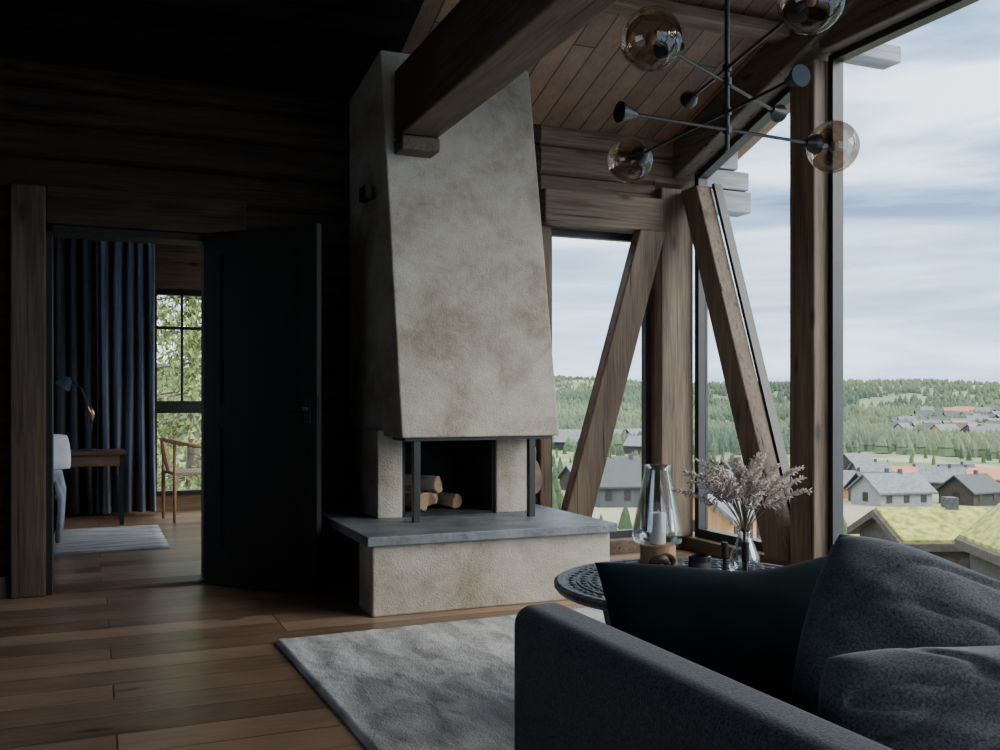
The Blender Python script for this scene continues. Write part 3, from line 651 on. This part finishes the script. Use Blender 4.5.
def forest(name,count,r0,r1,m,label,hmin,hmax,seed,clear=.0,wmin=.16,wmax=.26):
    rr=random.Random(seed); v=[];f=[];k=0
    while k<count:
        r=r0*(r1/r0)**(rr.random()**.8); a=math.radians(rr.uniform(-28,34)); e,n=r*math.sin(a),r*math.cos(a)
        if noise.noise(Vector((e*.012,n*.012,9)))<clear: 
            if rr.random()<.9: continue
        if any(abs(e-x*n/y)<d*.9*n/y and n<y+d and n>y*.6 for x,y,d in HOUSES if y<330) or any((e-x)**2+(n-y)**2<d*d for x,y,d in HOUSES): continue
        h=rr.uniform(hmin,hmax); w=h*rr.uniform(wmin,wmax); z=gz(e,n)-.3; o=len(v)
        for t,ww in((.08,1),(.45,.72),(.45,.85),(.78,.42)):
            for q in range(5):
                an=q*1.2566+k; v.append((e+w*ww*math.cos(an),n+w*ww*math.sin(an),z+h*t))
        v.append((e,n,z+h))
        for lv in(0,2):
            for q in range(5): q2=(q+1)%5; f.append((o+lv*5+q,o+lv*5+q2,o+lv*5+5+q2,o+lv*5+5+q))
        for q in range(5): f.append((o+15+q,o+15+(q+1)%5,o+20))
        k+=1
    with xf(SITE): o=G().add(v,f).ob(name,m,fix=False)
    return info(o,label,"forest",kind="stuff")
def house(name,e,n,w,d,h,rh,rot,mb,mr,label,zb=None,group=None,win=True,ov=.5,simple=False,turf=False):
    z=(gz(e,n) if zb is None else zb)-.3; HOUSES.append((e,n,max(w,d)*.8))
    with xf(SITE):
        E=empty(name,(e,n,z),label,"house",group)
        with xf(T(e,n,z)@RZ(rot)):
            g=G().box(-w/2,w/2,-d/2,d/2,0,h).prism([(-d/2,h),(d/2,h),(0,h+rh)],'x',-w/2,w/2)
            g.ob("house_body",mb,E)
            s=rh/(d/2); t=.25; y0=d/2+ov
            def slab(y0,b,t,xo): return G().prism([(-y0,h-s*(y0-d/2)+b),(0,h+rh+b),(y0,h-s*(y0-d/2)+b),(y0,h-s*(y0-d/2)+b+t),(0,h+rh+b+t),(-y0,h-s*(y0-d/2)+b+t)],'x',-w/2-xo,w/2+xo)
            if turf:
                slab(y0,0,.30,ov).ob("eave_board",M['h_dark'],E); slab(y0-.10,.30,.10,ov-.15).ob("roof",mr,E)
            else: slab(y0,0,t,ov).ob("roof",mr,E)
            if win:
                k=max(2,int(w/2.4))
                for i in range(k):
                    x=-w/2+w*(i+.5)/k; G().box(x-.45,x+.45,-d/2-.06,-d/2+.02,h*.4,h*.8).ob("house_window",M['frame'],E)
                if rh>1.5: G().box(-w/2-.06,-w/2+.02,-.6,.6,h*.4,h*.9).ob("house_window",M['frame'],E)
            if not simple: G().box(w*.15,w*.15+.5,-.25,.25,h+rh*.6,h+rh+.8).ob("chimney",M['r_dark'],E)
    return E
house("cabin",17.0,135,8,7,3.6,3.2,.15,M['h_grey'],M['r_dark'],"dark grey clad cabin with a grey gabled roof")
house("cabin",15.9,72,4.6,5,3.4,1.8,.9,M['h_tan'],M['r_grey'],"warm orange wood clad cabin with grey roof")
house("cabin",20.2,84,5,6,2.8,1.8,.2,M['h_grey'],M['r_grey'],"grey clad annex cabin beside the tan cabin")
house("cabin",57,140,8.5,7,2.6,2.2,.25,M['h_white'],M['r_grey'],"pale cabin with large grey gabled roof")
for i,(px_t,n,rot) in enumerate(((.088,175,.5),(.16,190,-.5),(.262,150,-.2),(.245,205,.6),(.365,165,-.4),(.395,150,.2),(.46,175,-.5),(.49,150,.5),(.385,210,.1),(.13,250,.3),(.37,255,.4),(.475,215,.0))):
    house("cabin",px_t*n,n,7.0,6,2.6,2.2,rot,[M['h_dark'],M['h_grey'],M['h_dark'],M['h_grey'],M['h_tan']][i%5],[M['r_grey'],M['r_dark']][i%2],
      ["dark stained cabin with a grey roof","grey clad cabin with a dark roof","dark stained cabin with a grey roof","grey clad cabin with a dark gabled roof","tan clad cabin with a gabled roof"][i%5])
for e,n in((98,205),(107,206),(116,207),(90,212)): house("cabin",e,n,8,6,2.2,1.8,.05,M['h_tan'],M['r_red'],"row cabin with a red roof",group="red roofed row cabins")
house("turf_roof_cabin",17.9,40,4.1,4.2,3.2,.9,.06,M['h_dark'],M['turf'],"dark timber cabin with a yellow-green turf roof",zb=-7.55,ov=.4,turf=True)
house("turf_roof_cabin",19.0,32,5,4.6,3.2,1.9,math.pi/2-.12,M['h_dark'],M['turf'],"dark timber cabin with a turf roof close to the window",zb=-6.85,ov=.4,turf=True)
rr=random.Random(11)
mbs=[M['h_dark'],M['h_grey'],M['h_white'],M['h_tan']]; mrs=[M['r_grey'],M['r_dark'],M['r_dark'],M['r_grey'],M['r_dark'],M['r_grey'],M['r_red']]
for i in range(60):
    n=rr.uniform(400,640); e=n*rr.uniform(.415,.56)
    house("village_house",e,n,rr.uniform(7,11),7,4,2.8,rr.uniform(-.7,.7),mbs[i%4],mrs[(i//2)%7],"small distant house on the valley hillside",group="village houses on the hillside",win=False,simple=True)
for i in range(9):
    n=rr.uniform(330,420); e=n*rr.uniform(.06,.16)
    house("village_house",e,n,9,8,3.5,3,rr.uniform(-.7,.7),M['h_dark'],M['r_grey'],"small distant house among spruces",group="village houses in the valley",win=False,simple=True)
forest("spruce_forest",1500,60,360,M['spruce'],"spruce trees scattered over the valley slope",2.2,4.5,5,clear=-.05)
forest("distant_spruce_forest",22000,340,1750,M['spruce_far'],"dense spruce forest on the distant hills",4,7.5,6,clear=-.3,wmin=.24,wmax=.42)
def leafy(name,x,y,zb,h,w,seed,m,label):
    rr=random.Random(seed); E=empty(name,(x,y,zb),label,"tree")
    G().tube([(x,y,zb),(x+.1,y,zb+h*.5),(x,y+.1,zb+h)],[.16,.1,.02],8).ob("trunk",M['bark'],E)
    v=[];f=[];gb=G()
    for b in range(150):
        t=rr.uniform(.05,1); a=rr.uniform(0,6.28); ln=w*(1.15-t)*rr.uniform(.6,1); z=zb+h*t
        P=Vector((x,y,z)); Q=P+Vector((math.cos(a)*ln,math.sin(a)*ln,-.25*ln))
        gb.tube([P,P.lerp(Q,.5)+Vector((0,0,.05)),Q],[.02,.012,.005],4)
        for k in range(90):
            s=rr.uniform(.15,1); c=P.lerp(Q,s)+Vector((rr.gauss(0,.13),rr.gauss(0,.13),rr.gauss(-.12,.12)))
            o=len(v); q=.04
            for _ in range(3): v.append(tuple(c+Vector((rr.uniform(-q,q)*1.6,rr.uniform(-q,q)*1.6,rr.uniform(-q,q)*2))))
            f.append((o,o+1,o+2))
    gb.ob("branches",M['bark'],E,fix=False)
    o=G().add(v,f).ob("foliage",m,E,fix=False); o["kind"]="stuff"
leafy("leafy_tree",1.45,16.5,-3.5,9,2.8,1,M['leaf'],"yellow-green leafy tree outside the bedroom window")
leafy("leafy_tree",.3,18.5,-3.5,9,2.6,2,M['leaf'],"yellow-green leafy tree outside the bedroom window")
# ---------------------------------------------------------------- world & light
w=bpy.data.worlds.new("sky"); S.world=w; w.use_nodes=True; nt=w.node_tree; bg=nt.nodes["Background"]
tc=nt.nodes.new("ShaderNodeTexCoord"); sx=nt.nodes.new("ShaderNodeSeparateXYZ"); L(nt,tc.outputs["Generated"],sx.inputs[0])
mp=nt.nodes.new("ShaderNodeMapping"); mp.inputs["Scale"].default_value=(1.2,1.2,10.5); mp.inputs["Rotation"].default_value=(.07,.06,.4); L(nt,tc.outputs["Generated"],mp.inputs["Vector"])
n=nt.nodes.new("ShaderNodeTexNoise"); n.inputs["Scale"].default_value=1.6; n.inputs["Detail"].default_value=8; n.inputs["Roughness"].default_value=.55; n.inputs["Distortion"].default_value=.5; L(nt,mp.outputs[0],n.inputs["Vector"])
r=nt.nodes.new("ShaderNodeValToRGB"); e=r.color_ramp.elements; e[0].position=.34; e[0].color=(.14,.235,.40,1); e[1].position=.62; e[1].color=(.86,.97,1.12,1)
k=e.new(.48); k.color=(.36,.50,.73,1)
L(nt,n.outputs["Fac"],r.inputs["Fac"])
r2=nt.nodes.new("ShaderNodeValToRGB"); e=r2.color_ramp.elements; e[0].position=0; e[0].color=(1,1,1,1); e[1].position=.20; e[1].color=(0,0,0,1)
L(nt,sx.outputs["Z"],r2.inputs["Fac"])
mx=nt.nodes.new("ShaderNodeMix"); mx.data_type='RGBA'; ma=nt.nodes.new("ShaderNodeMath"); ma.operation='MULTIPLY'; ma.inputs[1].default_value=.4
L(nt,r2.outputs["Color"],ma.inputs[0]); L(nt,ma.outputs[0],mx.inputs[0]); L(nt,r.outputs["Color"],mx.inputs[6]); mx.inputs[7].default_value=(.72,.84,.97,1)
r3=nt.nodes.new("ShaderNodeMapRange"); r3.inputs[1].default_value=.38; r3.inputs[2].default_value=.85; r3.inputs[3].default_value=2.6; r3.inputs[4].default_value=9.0
L(nt,sx.outputs["Z"],r3.inputs[0]); L(nt,r3.outputs[0],bg.inputs["Strength"])
r4=nt.nodes.new("ShaderNodeMapRange"); r4.inputs[1].default_value=.36; r4.inputs[2].default_value=.6; r4.inputs[3].default_value=0; r4.inputs[4].default_value=.85
L(nt,sx.outputs["Z"],r4.inputs[0])
m4=nt.nodes.new("ShaderNodeMix"); m4.data_type='RGBA'; m4.inputs[7].default_value=(.69,.665,.62,1)
L(nt,r4.outputs[0],m4.inputs[0]); L(nt,mx.outputs[2],m4.inputs[6]); L(nt,m4.outputs[2],bg.inputs["Color"])
sl=bpy.data.lights.new("overcast_sun",'SUN'); sl.energy=4.2; sl.angle=math.radians(45); sl.color=(1,.955,.90)
so=bpy.data.objects.new("overcast_sun",sl); COL.objects.link(so)
so.rotation_euler=Vector((-.72,.62,-.46)).to_track_quat('-Z','Y').to_euler()
# ---------------------------------------------------------------- camera
cd=bpy.data.cameras.new("camera"); cam=bpy.data.objects.new("camera",cd); COL.objects.link(cam)
cam.location=(0,0,1.1); cam.rotation_euler=(math.pi/2,0,-R23); cd.sensor_width=36; cd.lens=34.56; cd.shift_y=.025; cd.clip_end=6000; cd.clip_start=.05
S.camera=cam
S.view_settings.view_transform='AgX'; S.view_settings.exposure=.2
